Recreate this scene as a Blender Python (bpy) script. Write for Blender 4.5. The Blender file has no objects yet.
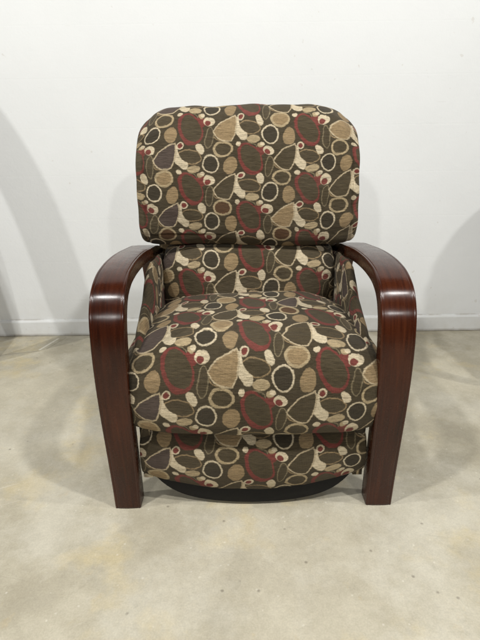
import bpy, bmesh, math, random
from mathutils import Vector, noise
random.seed(7)
sc = bpy.context.scene
C = sc.collection
TILE = 0.18

# ------------------------------------------------------------------ node helpers
class NT:
    def __init__(s, tree): s.t = tree; s.n = tree.nodes; s.l = tree.links
    def add(s, typ, **kw):
        n = s.n.new(typ)
        for k, v in kw.items(): setattr(n, k, v)
        return n
    def put(s, sock, v):
        if hasattr(v, 'is_output') or isinstance(v, bpy.types.NodeSocket): s.l.new(v, sock)
        else: sock.default_value = v
    def m(s, op, a, b=0.0, c=None, clamp=False):
        n = s.add('ShaderNodeMath', operation=op); n.use_clamp = clamp
        s.put(n.inputs[0], a); s.put(n.inputs[1], b)
        if c is not None: s.put(n.inputs[2], c)
        return n.outputs[0]
    def vm(s, op, a, b=(0, 0, 0)):
        n = s.add('ShaderNodeVectorMath', operation=op)
        s.put(n.inputs[0], a)
        if op == 'SCALE': s.put(n.inputs[3], b)
        else: s.put(n.inputs[1], b)
        return n.outputs['Value'] if op in ('LENGTH', 'DOT_PRODUCT') else n.outputs[0]
    def sep(s, v):
        n = s.add('ShaderNodeSeparateXYZ'); s.put(n.inputs[0], v); return n.outputs
    def comb(s, x, y, z=0.0):
        n = s.add('ShaderNodeCombineXYZ')
        s.put(n.inputs[0], x); s.put(n.inputs[1], y); s.put(n.inputs[2], z); return n.outputs[0]
    def mix(s, f, a, b, blend='MIX'):
        n = s.add('ShaderNodeMix', data_type='RGBA', blend_type=blend)
        s.put(n.inputs[0], f); s.put(n.inputs[6], a); s.put(n.inputs[7], b); return n.outputs[2]
    def noise(s, vec, scale, detail=3.0, rough=0.5, dim='3D', color=False):
        n = s.add('ShaderNodeTexNoise'); n.noise_dimensions = dim
        if vec is not None: s.l.new(vec, n.inputs['Vector'])
        n.inputs['Scale'].default_value = scale; n.inputs['Detail'].default_value = detail
        n.inputs['Roughness'].default_value = rough
        return n.outputs['Color' if color else 'Fac']
    def ramp(s, f, stops):
        n = s.add('ShaderNodeValToRGB'); s.put(n.inputs[0], f)
        r = n.color_ramp
        while len(r.elements) < len(stops): r.elements.new(0.5)
        for e, (p, c) in zip(r.elements, stops):
            e.position = p; e.color = (c, c, c, 1) if isinstance(c, (int, float)) else c
        return n.outputs[0]
    def mrange(s, v, a, b, c=0.0, d=1.0, smooth=False):
        n = s.add('ShaderNodeMapRange'); n.interpolation_type = 'SMOOTHSTEP' if smooth else 'LINEAR'
        s.put(n.inputs[0], v); s.put(n.inputs[1], a); s.put(n.inputs[2], b); s.put(n.inputs[3], c); s.put(n.inputs[4], d)
        return n.outputs[0]

def new_mat(name):
    m = bpy.data.materials.new(name); m.use_nodes = True
    m.node_tree.nodes.clear(); t = NT(m.node_tree)
    out = t.add('ShaderNodeOutputMaterial'); b = t.add('ShaderNodeBsdfPrincipled')
    t.l.new(b.outputs[0], out.inputs[0])
    return m, t, b
def bump(t, b, h, strength, dist):
    n = t.add('ShaderNodeBump'); n.inputs['Strength'].default_value = strength
    n.inputs['Distance'].default_value = dist; t.l.new(h, n.inputs['Height']); t.l.new(n.outputs[0], b.inputs['Normal'])

def srgb(r, g, b):
    f = lambda c: c / 12.92 if c <= 0.04045 else ((c + 0.055) / 1.055) ** 2.4
    return (f(r / 255), f(g / 255), f(b / 255), 1)

# ------------------------------------------------------------------ upholstery fabric: half-drop repeat of pebbles and rings
def ellipse_group():
    g = bpy.data.node_groups.new('pebble_distance', 'ShaderNodeTree')
    I = g.interface
    for nm, ty in (('P', 'NodeSocketVector'), ('C', 'NodeSocketVector'), ('O', 'NodeSocketVector'), ('R', 'NodeSocketVector'), ('Cos', 'NodeSocketFloat'), ('Sin', 'NodeSocketFloat')):
        I.new_socket(nm, in_out='INPUT', socket_type=ty)
    I.new_socket('D', in_out='OUTPUT', socket_type='NodeSocketFloat')
    I.new_socket('Cell', in_out='OUTPUT', socket_type='NodeSocketVector')
    t = NT(g); gi = t.add('NodeGroupInput'); go = t.add('NodeGroupOutput')
    x, y, _ = t.sep(t.vm('SUBTRACT', gi.outputs['P'], gi.outputs['C']))
    col = t.m('FLOOR', t.m('ADD', x, .5)); fx = t.m('SUBTRACT', x, col)
    y2 = t.m('MULTIPLY_ADD', col, .5, y); row = t.m('FLOOR', t.m('ADD', y2, .5)); fy = t.m('SUBTRACT', y2, row)
    cs, sn = gi.outputs['Cos'], gi.outputs['Sin']
    ox, oy, _ = t.sep(gi.outputs['O']); fx = t.m('SUBTRACT', fx, ox); fy = t.m('SUBTRACT', fy, oy)
    px = t.m('ADD', t.m('MULTIPLY', fx, cs), t.m('MULTIPLY', fy, sn))
    py = t.m('SUBTRACT', t.m('MULTIPLY', fy, cs), t.m('MULTIPLY', fx, sn))
    p = t.comb(px, py)
    a = t.vm('DIVIDE', p, gi.outputs['R']); k0 = t.vm('LENGTH', a)
    k1 = t.vm('LENGTH', t.vm('DIVIDE', a, gi.outputs['R']))
    d = t.m('DIVIDE', t.m('MULTIPLY', k0, t.m('SUBTRACT', k0, 1.0)), t.m('MAXIMUM', k1, 1e-4))
    t.l.new(d, go.inputs['D']); t.l.new(t.comb(col, row), go.inputs['Cell'])
    return g

DARK = (0.038, 0.028, 0.014, 1); OLIVE = (0.060, 0.045, 0.023, 1); DEEP = (0.036, 0.028, 0.016, 1)
TAN = (0.270, 0.190, 0.098, 1); CREAM = (0.56, 0.47, 0.32, 1); SAND = (0.38, 0.295, 0.17, 1)
RED = (0.160, 0.036, 0.028, 1); BROWN = (0.085, 0.042, 0.018, 1); DULL = (0.20, 0.160, 0.092, 1); PLUM = (0.070, 0.050, 0.040, 1)

def fabric_material():
    m, t, b = new_mat('woven_pebble_fabric')
    G = ellipse_group()
    uvn = t.add('ShaderNodeUVMap'); uv0 = uvn.outputs[0]
    w1 = t.vm('SCALE', t.vm('SUBTRACT', t.noise(uv0, 3.2, 2.0, color=True), (.5, .5, .5)), .085)
    w2 = t.vm('SCALE', t.vm('SUBTRACT', t.noise(uv0, 34.0, 2.0, color=True), (.5, .5, .5)), .026)
    w3 = t.vm('SCALE', t.vm('SUBTRACT', t.noise(uv0, 0.9, 1.0, color=True), (.5, .5, .5)), .12)
    P = t.vm('ADD', t.vm('ADD', t.vm('ADD', uv0, w1), w2), w3)
    def ell(cx, cy, rx, ry, rot=0, base=None):
        n = t.add('ShaderNodeGroup'); n.node_tree = G
        t.l.new(P, n.inputs['P']); n.inputs['C'].default_value = (*(base or (cx, cy)), 0)
        n.inputs['O'].default_value = (cx - base[0], cy - base[1], 0) if base else (0, 0, 0); n.inputs['R'].default_value = (rx, ry, 1)
        n.inputs['Cos'].default_value = math.cos(math.radians(rot)); n.inputs['Sin'].default_value = math.sin(math.radians(rot))
        return n.outputs['D'], n.outputs['Cell']
    E = 0.006
    def inside(d, w=0.0): return t.mrange(t.m('ADD', d, w), -E, E, 1.0, 0.0)
    def rnd(cell, k):
        n = t.add('ShaderNodeTexWhiteNoise', noise_dimensions='3D'); t.l.new(t.vm('ADD', cell, (k, k * 1.7, 3.1)), n.inputs[0]); return n.outputs['Value']
    weave_big = t.noise(uv0, 6.0, 3.0)
    col = t.mix(weave_big, DARK, OLIVE)
    state = {'c': col}
    def paint(mask, c): state['c'] = t.mix(mask, state['c'], c)
    def ring(cx, cy, rx, ry, rot, w, outline, fill):
        d, cell = ell(cx, cy, rx, ry, rot)
        paint(inside(d), outline)
        if fill is not None: paint(inside(d, w), fill(cell) if callable(fill) else fill)
        return d
    def pick(a, bcol, c, k):
        def f(cell):
            r = rnd(cell, k)
            return t.mix(t.m('GREATER_THAN', r, .72), t.mix(t.m('GREATER_THAN', r, .42), a, bcol), c)
        return f
    # thin dull loops lying under the rest
    ring(.69, .22, .17, .12, 25, .015, TAN, OLIVE)
    ring(.10, -.55, .16, .10, 10, .012, DULL, DARK)
    # big red pebble
    RB = (.15, .27)
    o1, _ = ell(.14, .275, .190, .295, 26, RB); o2, _ = ell(.30, .395, .115, .085, 20, RB); o3, _ = ell(.0, .42, .075, .085, -30, RB); o4, _ = ell(.19, .13, .16, .14, 0, RB)
    paint(inside(t.m('MINIMUM', t.m('MINIMUM', o1, o2), t.m('MINIMUM', o3, o4))), RED)
    i1, _ = ell(.156, .286, .150, .248, 27, RB); paint(inside(i1), OLIVE)
    def loop_line(cx, cy, rx, ry, rot, w, c):
        d, _ = ell(cx, cy, rx, ry, rot); paint(t.m('MULTIPLY', inside(d), t.m('SUBTRACT', 1.0, inside(d, w))), c)
    # narrow upright pebble
    ring(.46, .13, .072, .185, -4, .014, DULL, OLIVE)
    # wide pebble beside the little ring
    ring(.145, -.185, .20, .115, -10, .017, TAN, OLIVE)
    # round one with thick rim
    ring(.69, -.055, .162, .138, 4, .036, SAND, pick(OLIVE, BROWN, TAN, 2.3))
    # white ring
    ring(.495, -.30, .142, .158, -12, .024, CREAM, DEEP)
    # filled pebbles
    ring(.815, -.335, .104, .142, -12, 0, TAN, None)
    ring(.205, -.385, .118, .066, 4, 0, SAND, None)
    ring(.325, -.07, .062, .092, 24, 0, CREAM, None)
    # sail with crescent
    B0 = (-.22, -.19)
    dA, cl = ell(.07, -.56, .635, .625, 0, B0)
    dB, _ = ell(-.235, -.115, .28, .31, -14, B0)
    dC, _ = ell(-.45, -.10, .375, .46, 0, B0)
    body = t.m('MAXIMUM', t.m('MAXIMUM', dA, dB), dC)
    dG, _ = ell(-.040, -.190, .105, .235, 27, B0)
    dE2, _ = ell(.150, -.060, .190, .225, 0, B0)
    cres = t.m('MAXIMUM', dG, t.m('MULTIPLY', t.m('MINIMUM', dC, dE2), -1.0))
    paint(inside(body), (.46, .37, .235, 1))
    paint(inside(body, .020), pick(OLIVE, PLUM, TAN, 5.1)(cl))
    paint(inside(cres), CREAM)
    # ring at the tip
    ring(0, 0, .066, .060, 0, .022, CREAM, RED)
    # cream pebble with red eye
    ring(.45, .415, .098, .088, 0, 0, CREAM, None)
    ring(.425, .385, .052, .048, 0, 0, RED, None)
    # little ones
    ring(.31, .505, .047, .043, 0, 0, SAND, None)
    ring(-.055, -.46, .046, .040, 0, 0, CREAM, None)
    ring(.345, -.475, .040, .036, 0, 0, CREAM, None)
    # yarn: fine horizontal ribs, slubs, fuzz
    x, y, _z = t.sep(uv0)
    ribs = t.m('SINE', t.m('MULTIPLY', y, 2 * math.pi * TILE / 0.0016))
    warp = t.m('SINE', t.m('MULTIPLY', x, 2 * math.pi * TILE / 0.0022))
    stretch = t.comb(t.m('MULTIPLY', x, .12), y)
    slub = t.noise(stretch, 60.0, 3.0)
    fuzz = t.noise(uv0, 110.0, 2.0, .7)
    f = t.m('ADD', t.mrange(slub, .3, .7, .72, 1.22), t.mrange(fuzz, .25, .75, -.26, .26))
    f = t.m('MULTIPLY', f, t.mrange(ribs, -1, 1, .86, 1.08))
    thread = t.mrange(t.noise(t.comb(t.m('MULTIPLY', x, .35), y), 75.0, 2.0, .6), .48, .62, 0, .38)
    state['c'] = t.mix(thread, state['c'], t.mix(.55, state['c'], DARK))
    cr = t.vm('SCALE', state['c'], f)
    # general fading and soil of worn fabric
    soil = t.noise(uv0, 1.3, 4.0)
    cr = t.mix(t.mrange(soil, .35, .75, 0.0, .07), cr, (.26, .22, .17, 1))
    t.l.new(cr, b.inputs['Base Color'])
    b.inputs['Roughness'].default_value = .82
    b.inputs['Specular IOR Level'].default_value = .22
    b.inputs['Sheen Weight'].default_value = .04; b.inputs['Sheen Roughness'].default_value = .45
    h = t.m('ADD', t.m('MULTIPLY', ribs, .35), t.m('ADD', t.m('MULTIPLY', warp, .25), t.m('ADD', t.m('MULTIPLY', fuzz, .8), t.m('MULTIPLY', slub, 1.2))))
    lum = t.vm('DOT_PRODUCT', state['c'], (1.2, 1.2, 1.2))
    h = t.m('ADD', h, lum)
    bump(t, b, h, .6, .0010)
    fine = [l for l in m.node_tree.links if l.to_socket == b.inputs['Normal']][0].from_node
    crease = t.noise(t.comb(t.m('MULTIPLY', x, .28), y), 9.0, 4.0, .62)
    big = t.add('ShaderNodeBump'); big.inputs['Strength'].default_value = .75; big.inputs['Distance'].default_value = .010
    t.l.new(crease, big.inputs['Height']); t.l.new(big.outputs[0], fine.inputs['Normal'])
    return m

def wood_material():
    m, t, b = new_mat('dark_cherry_lacquer')
    uvn = t.add('ShaderNodeUVMap'); x, y, _ = t.sep(uvn.outputs[0])
    gv = t.comb(t.m('MULTIPLY', x, 1.0), t.m('MULTIPLY', y, .035))
    g1 = t.noise(gv, 160.0, 4.0, .6); g2 = t.noise(gv, 620.0, 2.0, .5)
    warpv = t.comb(t.m('MULTIPLY', x, 1.0), t.m('MULTIPLY', y, .25)); g3 = t.noise(warpv, 12.0, 3.0)
    f = t.m('ADD', t.m('MULTIPLY', g1, .5), t.m('ADD', t.m('MULTIPLY', g3, .4), t.m('MULTIPLY', g2, .1)))
    c = t.ramp(f, [(.30, (.011, .0024, .0010, 1)), (.5, (.034, .0074, .0025, 1)), (.72, (.076, .0190, .0060, 1))])
    t.l.new(c, b.inputs['Base Color'])
    r = t.mrange(t.noise(uvn.outputs[0], 30.0, 4.0, .65), .3, .7, .22, .34)
    t.l.new(r, b.inputs['Roughness'])
    b.inputs['Specular IOR Level'].default_value = .34
    b.inputs['Coat Weight'].default_value = .12; b.inputs['Coat Roughness'].default_value = .22
    tg = t.add('ShaderNodeTangent', direction_type='UV_MAP'); t.l.new(tg.outputs[0], b.inputs['Tangent'])
    b.inputs['Anisotropic'].default_value = .85; b.inputs['Anisotropic Rotation'].default_value = .0
    dent = t.noise(uvn.outputs[0], 9.0, 2.0)
    bump(t, b, t.m('ADD', t.m('MULTIPLY', g2, .25), t.m('ADD', t.m('MULTIPLY', g1, .5), t.m('MULTIPLY', dent, .8))), .30, .0008)
    return m

def wall_material():
    m, t, b = new_mat('white_painted_wall')
    tc = t.add('ShaderNodeTexCoord').outputs['Object']
    x, y, z = t.sep(tc)
    big = t.noise(tc, 1.3, 4.0); mid = t.noise(tc, 9.0, 5.0, .6)
    base = t.mix(t.mrange(big, .3, .7), (.650, .662, .655, 1), (.700, .712, .706, 1))
    # faint roller marks and small scuffs
    sc_v = t.comb(t.m('MULTIPLY', x, 1.0), 0.0, t.m('MULTIPLY', z, 3.2))
    s = t.noise(sc_v, 22.0, 5.0, .62)
    base = t.mix(t.mrange(s, .68, .74, 0, .30, True), base, (.42, .41, .37, 1))
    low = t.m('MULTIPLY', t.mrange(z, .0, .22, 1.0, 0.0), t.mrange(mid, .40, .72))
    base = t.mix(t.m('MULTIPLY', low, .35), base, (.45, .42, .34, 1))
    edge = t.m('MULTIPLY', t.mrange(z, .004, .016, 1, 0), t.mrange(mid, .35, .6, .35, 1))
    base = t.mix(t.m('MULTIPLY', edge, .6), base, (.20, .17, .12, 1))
    led = t.m('MULTIPLY', t.m('LESS_THAN', t.m('ABSOLUTE', t.m('SUBTRACT', z, .0855)), .0035), t.mrange(t.noise(tc, 14.0, 3.0), .45, .6, 0, .45))
    base = t.mix(led, base, (.36, .33, .28, 1))
    chip = t.noise(t.vm('ADD', tc, (4, 9, 2)), 30.0, 2.0); base = t.mix(t.mrange(chip, .72, .76, 0, .4), base, (.50, .47, .42, 1))
    # scratched hairlines
    hv = t.comb(t.m('MULTIPLY', x, .22), 0.0, t.m('MULTIPLY', z, 5.0)); hl = t.noise(hv, 34.0, 2.0, .5)
    base = t.mix(t.mrange(hl, .745, .765, 0, .35), base, (.50, .48, .44, 1))
    t.l.new(base, b.inputs['Base Color']); b.inputs['Roughness'].default_value = .62
    b.inputs['Specular IOR Level'].default_value = .3
    # horizontal courses of painted block, barely visible
    row = t.m('ABSOLUTE', t.m('SUBTRACT', t.m('FRACT', t.m('DIVIDE', t.m('ADD', z, .117), .2)), .5))
    joint = t.mrange(row, .0, .018, 0, 1.0, True)
    h = t.m('ADD', t.m('MULTIPLY', joint, .07), t.m('ADD', t.m('MULTIPLY', mid, .9), t.m('MULTIPLY', t.noise(tc, 120.0, 2.0), .18)))
    h = t.m('ADD', h, t.m('MULTIPLY', t.noise(tc, 2.5, 2.0), 1.6))
    bump(t, b, h, .5, .0035)
    return m

def concrete_material():
    m, t, b = new_mat('worn_concrete')
    tc = t.add('ShaderNodeTexCoord').outputs['Object']
    x, y, z = t.sep(tc)
    n1 = t.noise(tc, 1.15, 6.0, .62); n2 = t.noise(tc, 6.5, 6.0, .62); n3 = t.noise(tc, 75.0, 5.0, .8); n4 = t.noise(tc, 260.0, 2.0, .6)
    c = t.mix(t.mrange(n1, .32, .68), (.310, .278, .202, 1), (.480, .441, .340, 1))
    c = t.mix(t.mrange(n2, .46, .62, 0, .28), c, (.630, .590, .470, 1))
    c = t.mix(t.mrange(n2, .46, .32, 0, .28), c, (.330, .305, .240, 1))
    # ochre stains
    st = t.noise(t.vm('ADD', tc, (3.3, 7.7, 0)), 3.8, 5.0, .65)
    c = t.mix(t.mrange(st, .54, .66, 0, .42), c, (.56, .455, .235, 1))
    st2 = t.noise(t.vm('ADD', tc, (13.3, 1.7, 0)), 11.0, 4.0, .7)
    c = t.mix(t.mrange(st2, .62, .74, 0, .45), c, (.46, .36, .20, 1))
    pale = t.noise(t.vm('ADD', tc, (21.0, 4.0, 0)), 2.6, 7.0, .68)
    c = t.mix(t.mrange(pale, .48, .60, 0, .30), c, (.62, .60, .52, 1))
    fine = t.noise(t.vm('ADD', tc, (2.0, 14.0, 0)), 18.0, 6.0, .75)
    c = t.mix(t.mrange(fine, .56, .72, 0, .30), c, (.27, .245, .185, 1))
    # pits and specks
    v = t.add('ShaderNodeTexVoronoi'); v.inputs['Scale'].default_value = 26.0; t.l.new(tc, v.inputs['Vector']); v.inputs['Randomness'].default_value = 1
    pit = t.m('MULTIPLY', t.mrange(v.outputs['Distance'], .05, .13, 1, 0), t.m('GREATER_THAN', t.sep(v.outputs['Color'])[0], .86))
    c = t.mix(t.m('MULTIPLY', pit, .6), c, (.16, .14, .11, 1))
    v2 = t.add('ShaderNodeTexVoronoi'); v2.inputs['Scale'].default_value = 60.0; t.l.new(tc, v2.inputs['Vector'])
    sp = t.m('MULTIPLY', t.mrange(v2.outputs['Distance'], .08, .2, 1, 0), t.m('GREATER_THAN', t.sep(v2.outputs['Color'])[1], .88))
    c = t.mix(t.m('MULTIPLY', sp, .4), c, (.70, .67, .58, 1))
    # hairline cracks and drag scratches
    wx = t.vm('ADD', tc, t.vm('SCALE', t.vm('SUBTRACT', t.noise(tc, 5.0, 3.0, color=True), (.5, .5, .5)), .35))
    v3 = t.add('ShaderNodeTexVoronoi', feature='DISTANCE_TO_EDGE'); v3.inputs['Scale'].default_value = .8; t.l.new(wx, v3.inputs['Vector'])
    crack = t.m('MULTIPLY', t.mrange(v3.outputs['Distance'], .0, .0030, 1, 0), t.mrange(n1, .48, .60))
    c = t.mix(t.m('MULTIPLY', crack, t.mrange(y, .35, .6, 0, .45)), c, (.15, .13, .10, 1))
    sv = t.comb(t.m('ADD', t.m('MULTIPLY', x, .25), t.m('MULTIPLY', y, .12)), t.m('SUBTRACT', t.m('MULTIPLY', y, 5.0), t.m('MULTIPLY', x, 2.4)))
    scr = t.noise(sv, 14.0, 3.0, .5)
    c = t.mix(t.mrange(scr, .70, .74, 0, .35), c, (.66, .62, .52, 1))
    sv2 = t.comb(t.m('ADD', t.m('MULTIPLY', x, .22), t.m('MULTIPLY', y, -.1)), t.m('ADD', t.m('MULTIPLY', y, 6.0), t.m('MULTIPLY', x, 1.4)))
    scr2 = t.noise(sv2, 13.0, 3.0, .5)
    c = t.mix(t.mrange(scr2, .71, .74, 0, .30), c, (.22, .20, .16, 1))
    # thin dark and pale line marks near the wall
    def seg(ax, ay, bx, by, w):
        L = math.hypot(bx - ax, by - ay); dx, dy = (bx - ax) / L, (by - ay) / L
        px = t.m('SUBTRACT', x, ax); py = t.m('SUBTRACT', y, ay)
        al = t.m('ADD', t.m('MULTIPLY', px, dx), t.m('MULTIPLY', py, dy)); ac = t.m('SUBTRACT', t.m('MULTIPLY', py, dx), t.m('MULTIPLY', px, dy))
        al = t.m('SUBTRACT', al, t.m('MINIMUM', t.m('MAXIMUM', al, 0.0), L))
        d = t.m('SQRT', t.m('ADD', t.m('MULTIPLY', al, al), t.m('MULTIPLY', ac, ac)))
        return t.m('MULTIPLY', t.mrange(d, w * .5, w, 1, 0), t.mrange(n3, .35, .55, .4, 1))
    c = t.mix(t.m('MULTIPLY', seg(-1.16, 1.02, -.985, 1.065, .004), .6), c, (.14, .12, .09, 1))
    c = t.mix(t.m('MULTIPLY', seg(-.99, 1.08, -.95, 1.22, .007), .8), c, (.72, .70, .62, 1))
    c = t.mix(t.m('MULTIPLY', seg(-.96, 1.09, -.915, 1.23, .004), .5), c, (.18, .16, .12, 1))
    g = t.m('ADD', t.mrange(n3, .25, .75, .90, 1.10), t.mrange(n4, .3, .7, -.07, .07))
    c = t.vm('SCALE', c, g)
    t.l.new(c, b.inputs['Base Color'])
    t.l.new(t.mrange(n2,   .3, .7, .38, .66), b.inputs['Roughness']); b.inputs['Specular IOR Level'].default_value = .35
    h = t.m('ADD', t.m('MULTIPLY', n3, 1.0), t.m('ADD', t.m('MULTIPLY', n4, .4), t.m('MULTIPLY', n2, 2.0)))
    h = t.m('SUBTRACT', h, t.m('MULTIPLY', pit, 1.2))
    bump(t, b, h, .30, .0012)
    return m

def plain(name, col, rough, metal=0.0, nscale=80.0):
    m, t, b = new_mat(name)
    tc = t.add('ShaderNodeTexCoord').outputs['Object']
    n = t.noise(tc, nscale, 3.0)
    t.l.new(t.vm('SCALE', col, t.mrange(n, .3, .7, .8, 1.2)), b.inputs['Base Color'])
    b.inputs['Roughness'].default_value = rough; b.inputs['Metallic'].default_value = metal
    bump(t, b, n, .2, .0005)
    return m

FAB = fabric_material(); WOOD = wood_material(); WALL = wall_material(); CONC = concrete_material()
BLACK = plain('black_lining_and_shade', (.0045, .004, .0035), .95)  # underframe lining, and the shade painted in below the footrest
STEEL = plain('dark_steel', (.05, .05, .05), .45, .8)
GLIDE = plain('pale_plastic', (.55, .53, .48), .5)

# ------------------------------------------------------------------ mesh helpers
def link(name, bm, mat, parent=None, smooth=True):
    bmesh.ops.recalc_face_normals(bm, faces=bm.faces)
    me = bpy.data.meshes.new(name); bm.to_mesh(me); bm.free()
    if smooth:
        for p in me.polygons: p.use_smooth = True
    me.materials.append(mat)
    o = bpy.data.objects.new(name, me); C.objects.link(o)
    if parent: o.parent = parent
    return o

def catmull(pts, n=8):
    out = []
    P = [pts[0]] + list(pts) + [pts[-1]]
    for i in range(1, len(P) - 2):
        p0, p1, p2, p3 = P[i - 1], P[i], P[i + 1], P[i + 2]
        for k in range(n):
            t = k / n
            out.append(tuple(.5 * ((2 * b) + (-a + c) * t + (2 * a - 5 * b + 4 * c - d) * t * t + (-a + 3 * b - 3 * c + d) * t ** 3)
                             for a, b, c, d in zip(p0, p1, p2, p3)))
    out.append(tuple(pts[-1])); return out
def catmull_closed(pts, n=8):
    out = []; N = len(pts)
    for i in range(N):
        p0, p1, p2, p3 = pts[i - 1], pts[i], pts[(i + 1) % N], pts[(i + 2) % N]
        for k in range(n):
            t = k / n
            out.append(tuple(.5 * ((2 * b) + (-a + c) * t + (2 * a - 5 * b + 4 * c - d) * t * t + (-a + 3 * b - 3 * c + d) * t ** 3)
                             for a, b, c, d in zip(p0, p1, p2, p3)))
    return out
def lerp(a, b, t): return a + (b - a) * t
def interp(tab, x):
    if x <= tab[0][0]: return tab[0][1]
    for (a, va), (b, vb) in zip(tab, tab[1:]):
        if x <= b: return lerp(va, vb, (x - a) / (b - a))
    return tab[-1][1]

def cushion(name, prof, width, vorigin, uoff, mat, parent, nx=200, sub=14, end_n=4.0, end_k=.55, shape=None, lump=.004, seed=0.0, kuv=(1.0, 1.0)):
    """closed profile loop in the YZ plane swept across x; ends rounded in.  shape(x, y, z, s) -> (x, y, z) sculpts it."""
    loop = catmull_closed(prof, sub); N = len(loop)
    cy = sum(p[0] for p in loop) / N; cz = sum(p[1] for p in loop) / N
    arc = [0.0]
    for a, b in zip(loop, loop[1:] + loop[:1]): arc.append(arc[-1] + math.hypot(b[0] - a[0], b[1] - a[1]))
    # arc length origin at the profile point with index vorigin (in control points)
    a0 = arc[vorigin * sub]; tot = arc[-1]
    bm = bmesh.new(); uvl = bm.loops.layers.uv.new('UVMap')
    rows = []
    ss = [math.sin((i / nx - .5) * math.pi) * .5 + (i / nx - .5) for i in range(nx + 1)]   # denser at the ends
    for s in ss:
        s = max(-1, min(1, s))
        e = max(0.0, 1 - abs(s) ** (end_n * 2.2)) ** (1 / end_n)
        k = lerp(end_k, 1.0, e) if abs(s) < 1 else end_k
        r = []
        for (py, pz) in loop:
            x = s * width / 2; y = cy + (py - cy) * k; z = cz + (pz - cz) * k
            if shape: x, y, z = shape(x, y, z, s)
            q = Vector((x * 5 + seed, y * 5, z * 5))
            d = noise.noise_vector(q) * lump + noise.noise_vector(q * 3.1) * lump * .35
            r.append(bm.verts.new((x + d.x * .3, y + d.y, z + d.z)))
        rows.append(r)
    def vcoord(j):
        a = arc[j] - a0
        return a
    for i in range(nx):
        for j in range(N):
            jn = (j + 1) % N
            f = bm.faces.new((rows[i][j], rows[i + 1][j], rows[i + 1][jn], rows[i][jn]))
            va, vb = arc[j] - a0, arc[j + 1] - a0
            if va > tot * .55: va -= tot; vb -= tot
            xs = (ss[i] * width / 2, ss[i + 1] * width / 2)
            for lp, (xx, vv) in zip(f.loops, ((xs[0], va), (xs[1], va), (xs[1], vb), (xs[0], vb))):
                lp[uvl].uv = ((xx + uoff[0]) / TILE * kuv[0], (vv + uoff[1]) / TILE * kuv[1])
    # end caps: planar fill mapped from y and z
    for i in (0, nx):
        f = bm.faces.new(rows[i])
        for lp in f.loops: lp[uvl].uv = (lp.vert.co.y / TILE, lp.vert.co.z / TILE)
        r = bmesh.ops.poke(bm, faces=[f])
    return link(name, bm, mat, parent)

def box(bm, x0, x1, y0, y1, z0, z1, bev=0.0):
    vs = bmesh.ops.create_cube(bm, size=1.0)['verts']
    for v in vs: v.co = Vector((lerp(x0, x1, v.co.x + .5), lerp(y0, y1, v.co.y + .5), lerp(z0, z1, v.co.z + .5)))
    if bev:
        ed = list({e for v in vs for e in v.link_edges})
        bmesh.ops.bevel(bm, geom=ed, offset=bev, segments=3, affect='EDGES', profile=.5)
def cyl(bm, cx, cy, z0, z1, r, r2=None, seg=48):
    res = bmesh.ops.create_cone(bm, cap_ends=True, segments=seg, radius1=r, radius2=r if r2 is None else r2, depth=z1 - z0)
    for v in res['verts']: v.co += Vector((cx, cy, (z0 + z1) / 2))
def tube(bm, pts, r, seg=8):
    rings = []
    for i, p in enumerate(pts):
        p = Vector(p); a = Vector(pts[max(i - 1, 0)]); c = Vector(pts[min(i + 1, len(pts) - 1)])
        d = (c - a).normalized(); u = d.cross(Vector((0, 0, 1)))
        if u.length < 1e-3: u = d.cross(Vector((0, 1, 0)))
        u.normalize(); w = d.cross(u)
        rings.append([bm.verts.new(p + (u * math.cos(k / seg * 2 * math.pi) + w * math.sin(k / seg * 2 * math.pi)) * r) for k in range(seg)])
    for a, b in zip(rings, rings[1:]):
        for k in range(seg): bm.faces.new((a[k], a[(k + 1) % seg], b[(k + 1) % seg], b[k]))
    bm.faces.new(rings[0]); bm.faces.new(rings[-1])

# ------------------------------------------------------------------ the setting
WALL_Y = 1.27
bm = bmesh.new(); bmesh.ops.create_grid(bm, x_segments=1, y_segments=1, size=1)
for v in bm.verts: v.co = Vector((v.co.x * 6, lerp(-7, WALL_Y + .05, v.co.y * .5 + .5), 0))
o = link('floor', bm, CONC); o['kind'] = 'structure'
bm = bmesh.new(); box(bm, -6, 6, WALL_Y, WALL_Y + .2, -.05, 3.3)
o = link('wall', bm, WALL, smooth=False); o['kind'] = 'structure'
bm = bmesh.new()
prof = [(0, .002), (-.013, .002), (-.014, .010), (-.0135, .074), (-.010, .081), (-.004, .084), (0, .085)]
N = 240; rows = []
for i in range(N + 1):
    x = lerp(-5.9, 5.9, i / N)
    dz = noise.noise(Vector((x * 2.1, 0, 0))) * .0012
    rows.append([bm.verts.new((x, WALL_Y + p[0] + .001 + (noise.noise(Vector((x * 4, 3, 0))) * .0008 if p[0] < 0 else 0), p[1] + dz)) for p in prof])
for a, b_ in zip(rows, rows[1:]):
    for k in range(len(prof) - 1): bm.faces.new((a[k], b_[k], b_[k + 1], a[k + 1]))
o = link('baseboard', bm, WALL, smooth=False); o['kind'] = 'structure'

# ------------------------------------------------------------------ the chair
root = bpy.data.objects.new('armchair', None); C.objects.link(root)
root['label'] = 'recliner armchair in brown fabric with red and cream rings between curved dark cherry wood arms'
root['category'] = 'armchair'
root.location = (-.004, 0, 0)

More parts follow.
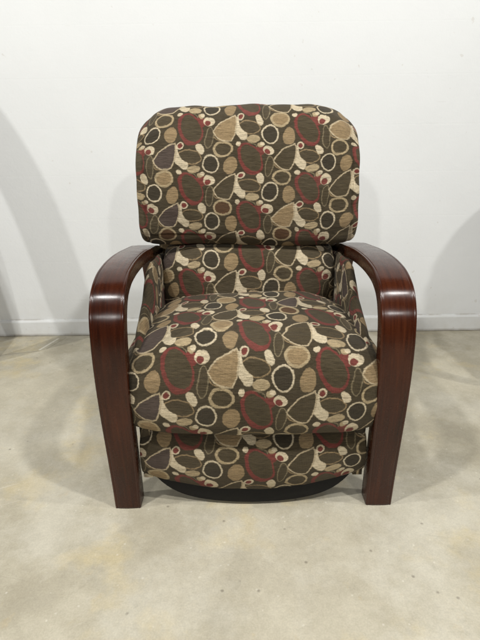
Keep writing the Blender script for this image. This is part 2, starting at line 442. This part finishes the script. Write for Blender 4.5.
# --- bentwood arms
def arm(sign):
    ctrl = [(.004, 0), (.000, .08), (-.010, .20), (-.019, .31), (-.021, .40), (-.016, .48), (-.001, .545), (.032, .592), (.085, .618), (.15, .628), (.22, .630), (.30, .627), (.40, .618),
            (.50, .607), (.58, .588), (.64, .555), (.675, .50), (.692, .42), (.705, .28), (.720, .12), (.728, 0)]
    path = catmull(ctrl, 10)
    # cross-section: across the slab (0 inner .. 1 outer) and depth below the show face (0 outer face .. 1 inner face)
    n = len(path)
    tang = []
    for i in range(n):
        a = path[max(i - 1, 0)]; c = path[min(i + 1, n - 1)]
        d = Vector((c[0] - a[0], c[1] - a[1])).normalized(); tang.append(d)
    bm = bmesh.new(); uvl = bm.loops.layers.uv.new('UVMap')
    L = [0.0]
    for a, c in zip(path, path[1:]): L.append(L[-1] + math.hypot(c[0] - a[0], c[1] - a[1]))
    rings = []
    for i, (y, z) in enumerate(path):
        d = tang[i]; nrm = Vector((d.y, -d.x))      # towards the inside of the loop
        if i == 0: nrm = Vector((1, 0)); 
        if i == n - 1: nrm = Vector((-1, 0))
        low = max(0, 1 - z / .55)
        back = y > .3
        xi = .2915 + .008 * low; xo = .3735 - .006 * low
        th = .034 + .018 * low ** 1.3
        W = xo - xi
        e = .0045; g = .0065
        sec = [(0, th - e), (0, e), (.0006, .0022), (.0016, .0008), (.0035, 0), (g, 0), (g + .0008, .0011), (g + .0016, .0), (g + .003, -.0003), (W * .25, -.0010), (W * .5, -.0013), (W * .75, -.0010), (W - g - .003, -.0003),
               (W - g - .0016, 0), (W - g - .0008, .0011), (W - g, 0), (W - .0035, 0), (W - .0016, .0008), (W - .0006, .0022), (W, e), (W, th - e), (W - .0015, th - .0013), (W - e, th), (W * .5, th), (e, th), (.0015, th - .0013)]
        r = []
        for (sx, sd) in sec:
            q = Vector((y, z)) + nrm * sd
            zz = q.y
            if i in (0, n - 1): zz = 0.0
            r.append((bm.verts.new((sign * (xi + sx), q.x, zz)), sx, sd))
        rings.append(r)
    m = len(rings[0])
    per = [0.0]
    sec0 = [(a[1], a[2]) for a in rings[0]]
    for k in range(m):
        a, b_ = sec0[k], sec0[(k + 1) % m]; per.append(per[-1] + math.hypot(a[0] - b_[0], a[1] - b_[1]))
    for i in range(n - 1):
        for k in range(m):
            kn = (k + 1) % m
            f = bm.faces.new((rings[i][k][0], rings[i + 1][k][0], rings[i + 1][kn][0], rings[i][kn][0]))
            for lp, (uu, vv) in zip(f.loops, ((per[k], L[i]), (per[k], L[i + 1]), (per[k + 1], L[i + 1]), (per[k + 1], L[i]))):
                lp[uvl].uv = (uu + (.7 if sign > 0 else 0), vv)
    for i in (0, n - 1):
        f = bm.faces.new([q[0] for q in rings[i]])
        for lp in f.loops: lp[uvl].uv = (lp.vert.co.x, lp.vert.co.y)
    return link('arm', bm, WOOD, root)
for s in (-1, 1):
    arm(s)

# --- seat cushion, T-shaped and crowned
def seat_shape(x, y, z, s):
    ax = abs(s)
    # narrower behind the arms' front legs
    w = interp([(-.1, 1.0), (.03, 1.0), (.13, .97), (.25, .93), (.36, .88), (.55, .86)], y)
    x *= w
    crown = (1 - ax ** 2.4)
    if z > .36:
        f = min(1, (z - .36) / .1)
        z += (.016 * crown - .026 * ax ** 5) * f
        z += .007 * math.exp(-((y - .10) / .10) ** 2) * crown
    if y < .06:
        y -= .018 * crown
    if y < .1: y += .0028 * math.sin(z * 85 + x * 12) * ax ** 5 + .0016 * math.sin(x * 60 + z * 20) * ax
    if z > .30 and y < .2:           # soft pull lines running from the front corners
        z += .0022 * math.sin(x * 46 + y * 22) * math.exp(-((y - .05) / .1) ** 2) * ax
    return x, y, z
seat_prof = [(.47, .30), (.30, .262), (.06, .230), (.012, .233), (-.015, .262), (-.022, .325), (-.019, .385), (.000, .432), (.045, .462), (.13, .476), (.26, .482), (.36, .474), (.46, .440), (.48, .36)]
cushion('seat_cushion', seat_prof, .630, 5, (.020, .057), FAB, root, shape=seat_shape, end_n=3.1, end_k=.80, lump=.0085, seed=2.1)

# --- footrest pad below the seat
def foot_shape(x, y, z, s):
    if y < .07: y -= .030 * (1 - abs(s) ** 2)
    if z < .16: z += .030 * abs(s) ** 2.2 * (.16 - z) / .1
    return x, y, z
foot_prof = [(.10, .06), (.056, .050), (.030, .064), (.018, .105), (.016, .145), (.022, .185), (.045, .208), (.10, .214), (.13, .14)]
cushion('footrest', foot_prof, .588, 3, (.012, .012), FAB, root, shape=foot_shape, end_n=5.0, end_k=.80, lump=.004, seed=8.7)

# --- lumbar cushion
def lum_shape(x, y, z, s):
    y -= .034 * (1 - abs(s) ** 2.6)
    return x, y, z
lum_prof = [(.56, .34), (.47, .35), (.425, .40), (.402, .46), (.400, .52), (.408, .575), (.440, .618), (.52, .632), (.58, .56), (.59, .42)]
cushion('lumbar_cushion', lum_prof, .540, 3, (.021, -.092), FAB, root, shape=lum_shape, end_n=2.4, end_k=.55, lump=.006, seed=5.3)

# --- headrest cushion, thick roll over the top
def head_shape(x, y, z, s):
    ax = abs(s)
    y -= .020 * (1 - ax ** 2.4)
    if z > .95: z += .010 * (1 - ax ** 2) * (z - .95) / .07
    if z > .98: z += .0012 * math.sin(x * 34 + 1.0) + .0008 * math.sin(x * 71)
    if z > .88: z -= .042 * (z - .88) / .12 * max(0, (ax - .72) / .28) ** 2
    if z < .66: z -= .004 * math.sin(x * 9)
    if y < .56: y += .006 * math.exp(-((ax - .925) / .014) ** 2)
    if z > .9: z -= .002 * math.exp(-((ax - .90) / .02) ** 2)
    y += .0034 * math.sin(z * 75 + x * 9) * math.exp(-((ax - 1) / .18) ** 2)
    # narrower towards the top
    x *= interp([(.6, 1.0), (.9, .985), (1.02, .95)], z)
    return x, y, z
head_prof = [(.56, .65), (.48, .624), (.424, .623), (.396, .652), (.388, .71), (.390, .78), (.402, .85), (.420, .92), (.452, .977), (.505, 1.006), (.57, .995), (.615, .95), (.62, .85), (.60, .74)]
cushion('headrest_cushion', head_prof, .650, 4, (.021, -.120), FAB, root, shape=head_shape, end_n=4.2, end_k=.78, lump=.006, seed=11.4, kuv=(1.07, 1.12))

# --- outer back shell
back_prof = [(.60, .14), (.57, .20), (.575, .40), (.59, .60), (.60, .80), (.615, .93), (.65, .955), (.685, .92), (.69, .75), (.675, .50), (.66, .25), (.645, .14)]
cushion('outer_back', back_prof, .600, 3, (.03, .0), FAB, root, nx=80, end_n=5.0, end_k=.86, lump=.003, seed=3.3)

# --- upholstered side panels between seat and arms
def side_panel(sign):
    bm = bmesh.new(); uvl = bm.loops.layers.uv.new('UVMap')
    rows = []; ny = 70
    for i in range(ny + 1):
        y = lerp(.035, .60, i / ny)
        zt = interp([(.035, .455), (.08, .480), (.15, .508), (.20, .530), (.235, .565), (.27, .592), (.31, .598), (.42, .592), (.50, .582), (.60, .565)], y)
        xi = interp([(.0, .266), (.10, .262), (.25, .264), (.45, .270), (.6, .270)], y); xo = .2905
        w = xo - xi; zb = .075; r = []
        hw = w / 2; cx = (xi + xo) / 2
        pts = [(xi, zb), (xi, .25), (xi, .33), (xi - .003, .40), (xi - .003, zt - .045)]
        for k in range(9):
            a = math.pi * (1 - k / 8); pts.append((cx + hw * math.cos(a) * 1.0, zt - .028 + .028 * math.sin(a)))
        pts += [(xo, zt - .06), (xo, .33), (xo, zb)]
        acc = 0
        for k, (px, pz) in enumerate(pts):
            if k: acc += math.hypot(px - pts[k - 1][0], pz - pts[k - 1][1])
            q = Vector((px * 5, y * 9, pz * 9)); d = noise.noise_vector(q) * .004
            wob = .004 if px < xo - .001 else 0
            r.append((bm.verts.new((sign * (px + (d.x if wob else 0)), y, pz + d.z * (1 if pz > .3 else 0))), acc))
        rows.append((r, y))
    for (a, ya), (b_, yb) in zip(rows, rows[1:]):
        for k in range(len(a) - 1):
            f = bm.faces.new((a[k][0], b_[k][0], b_[k + 1][0], a[k + 1][0]))
            for lp, (yy, vv) in zip(f.loops, ((ya, a[k][1]), (yb, b_[k][1]), (yb, b_[k + 1][1]), (ya, a[k + 1][1]))):
                lp[uvl].uv = ((sign * yy + .05) / TILE, (vv + .04) / TILE)
    for r, _ in (rows[0], rows[-1]):
        f = bm.faces.new([q[0] for q in r])
        for lp in f.loops: lp[uvl].uv = (lp.vert.co.x / TILE, lp.vert.co.z / TILE)
    return link('side_panel', bm, FAB, root)
for s in (-1, 1): side_panel(s)

# --- black lined underframe and mechanism
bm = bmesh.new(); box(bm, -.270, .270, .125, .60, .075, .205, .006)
# near-black sheet standing in for shade under the footrest, bowed like it
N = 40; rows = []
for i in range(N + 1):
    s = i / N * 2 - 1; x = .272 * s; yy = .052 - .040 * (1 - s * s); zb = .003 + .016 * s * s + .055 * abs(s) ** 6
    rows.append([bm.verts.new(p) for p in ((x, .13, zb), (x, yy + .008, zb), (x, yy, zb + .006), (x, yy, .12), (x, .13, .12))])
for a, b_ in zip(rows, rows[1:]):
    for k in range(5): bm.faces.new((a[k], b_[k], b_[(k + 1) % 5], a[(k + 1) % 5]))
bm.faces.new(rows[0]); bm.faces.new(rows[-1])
link('underframe_and_shade', bm, BLACK, root)
bm = bmesh.new()
for s in (-1, 1): box(bm, s * .26 - .006, s * .26 + .006, .10, .55, .225, .262, .002)
box(bm, -.25, .25, .16, .19, .236, .256, .002); box(bm, -.25, .25, .45, .48, .236, .256, .002)
link('recliner_mechanism', bm, STEEL, root)

# ------------------------------------------------------------------ lights, world, camera
def area(name, loc, target, size, power, col=(1, .988, .965)):
    l = bpy.data.lights.new(name, 'AREA'); l.shape = 'DISK'; l.size = size; l.energy = power; l.color = col
    o = bpy.data.objects.new(name, l); C.objects.link(o); o.location = loc
    d = Vector(target) - Vector(loc); o.rotation_euler = d.to_track_quat('-Z', 'Y').to_euler(); return o
for sx in (1, -1):
    area('ceiling_lamp', (sx * 1.05, -.95, 2.9), (0, .4, .3), .13, 42)
    area('ceiling_lamp', (sx * 1.15, -3.5, 2.15), (0, .6, .6), .13, 31)
    area('ceiling_lamp', (sx * 3.3, -.7, 2.9), (sx * .5, .9, .4), .11, 56)

# added armchair copy, out of view on the right, placed to shade the wall
def added_chair(loc, rz, scale, label):
    r = root.copy(); C.objects.link(r); r.location = loc; r.rotation_euler = (0, 0, rz); r.scale = (scale,) * 3; r['label'] = label
    for ch in list(root.children):
        c = ch.copy(); C.objects.link(c); c.parent = r
added_chair((1.54, .38, 0), math.radians(-22), 1.0, 'unseen armchair copy added beyond the right edge to shade the wall')

fr = bpy.data.objects.new('added_shade_arch', None); C.objects.link(fr)  # unseen arch added and shaped to throw curved shade on the wall
fr['label'] = 'tall unseen arch added beyond the left edge to shade the wall'; fr['category'] = 'frame'
def arch(name, pts, wid, cx, y0, y1):
    half = catmull(pts, 10); full = half + [(2 * cx - p[0], p[1]) for p in reversed(half[:-1])]
    bm = bmesh.new(); bm.loops.layers.uv.new('UVMap'); rows = []
    for i, p in enumerate(full):
        a = Vector(full[max(i - 1, 0)]); c = Vector(full[min(i + 1, len(full) - 1)]); d = (c - a).normalized(); nrm = Vector((-d.y, d.x))
        q = Vector(p) + nrm * interp([(0, .05), (.6, wid), (9, wid)], p[1]); q.y = max(q.y, 0)
        rows.append([bm.verts.new(v) for v in ((p[0], y0, p[1]), (p[0], y1, p[1]), (q.x, y1, q.y), (q.x, y0, q.y))])
    for a, b_ in zip(rows, rows[1:]):
        for k in range(4): bm.faces.new((a[k], b_[k], b_[(k + 1) % 4], a[(k + 1) % 4]))
    bm.faces.new(rows[0]); bm.faces.new(rows[-1])
    return link(name, bm, WOOD, fr, smooth=False)
arch('outer_hoop', [(-1.14, 0), (-1.155, .30), (-1.195, .62), (-1.30, 1.07), (-1.46, 1.40), (-1.66, 1.60), (-1.90, 1.66)], .16, -1.90, .94, .97)
arch('inner_hoop', [(-1.47, 0), (-1.48, .30), (-1.50, .50), (-1.56, .80), (-1.66, 1.02), (-1.78, 1.13), (-1.90, 1.16)], .10, -1.90, .945, .965)

w = bpy.data.worlds.new('World'); sc.world = w; w.use_nodes = True
bg = w.node_tree.nodes['Background']; bg.inputs[0].default_value = (.95, .97, 1.0, 1); bg.inputs[1].default_value = .032

cam = bpy.data.cameras.new('camera'); co = bpy.data.objects.new('camera', cam); C.objects.link(co)
cam.sensor_fit = 'VERTICAL'; cam.sensor_height = 36; cam.lens = 36 * 481 / 640
cam.clip_start = .05; cam.clip_end = 60
co.location = (-.033, -1.03, .906)
from mathutils import Euler, Matrix
co.rotation_euler = (Matrix.Rotation(math.radians(90 - 20), 3, 'X') @ Matrix.Rotation(math.radians(-.75), 3, 'Z')).to_euler()
sc.camera = co
sc.view_settings.view_transform = 'Standard'; sc.view_settings.look = 'None'
sc.view_settings.exposure = 0; sc.view_settings.gamma = 1
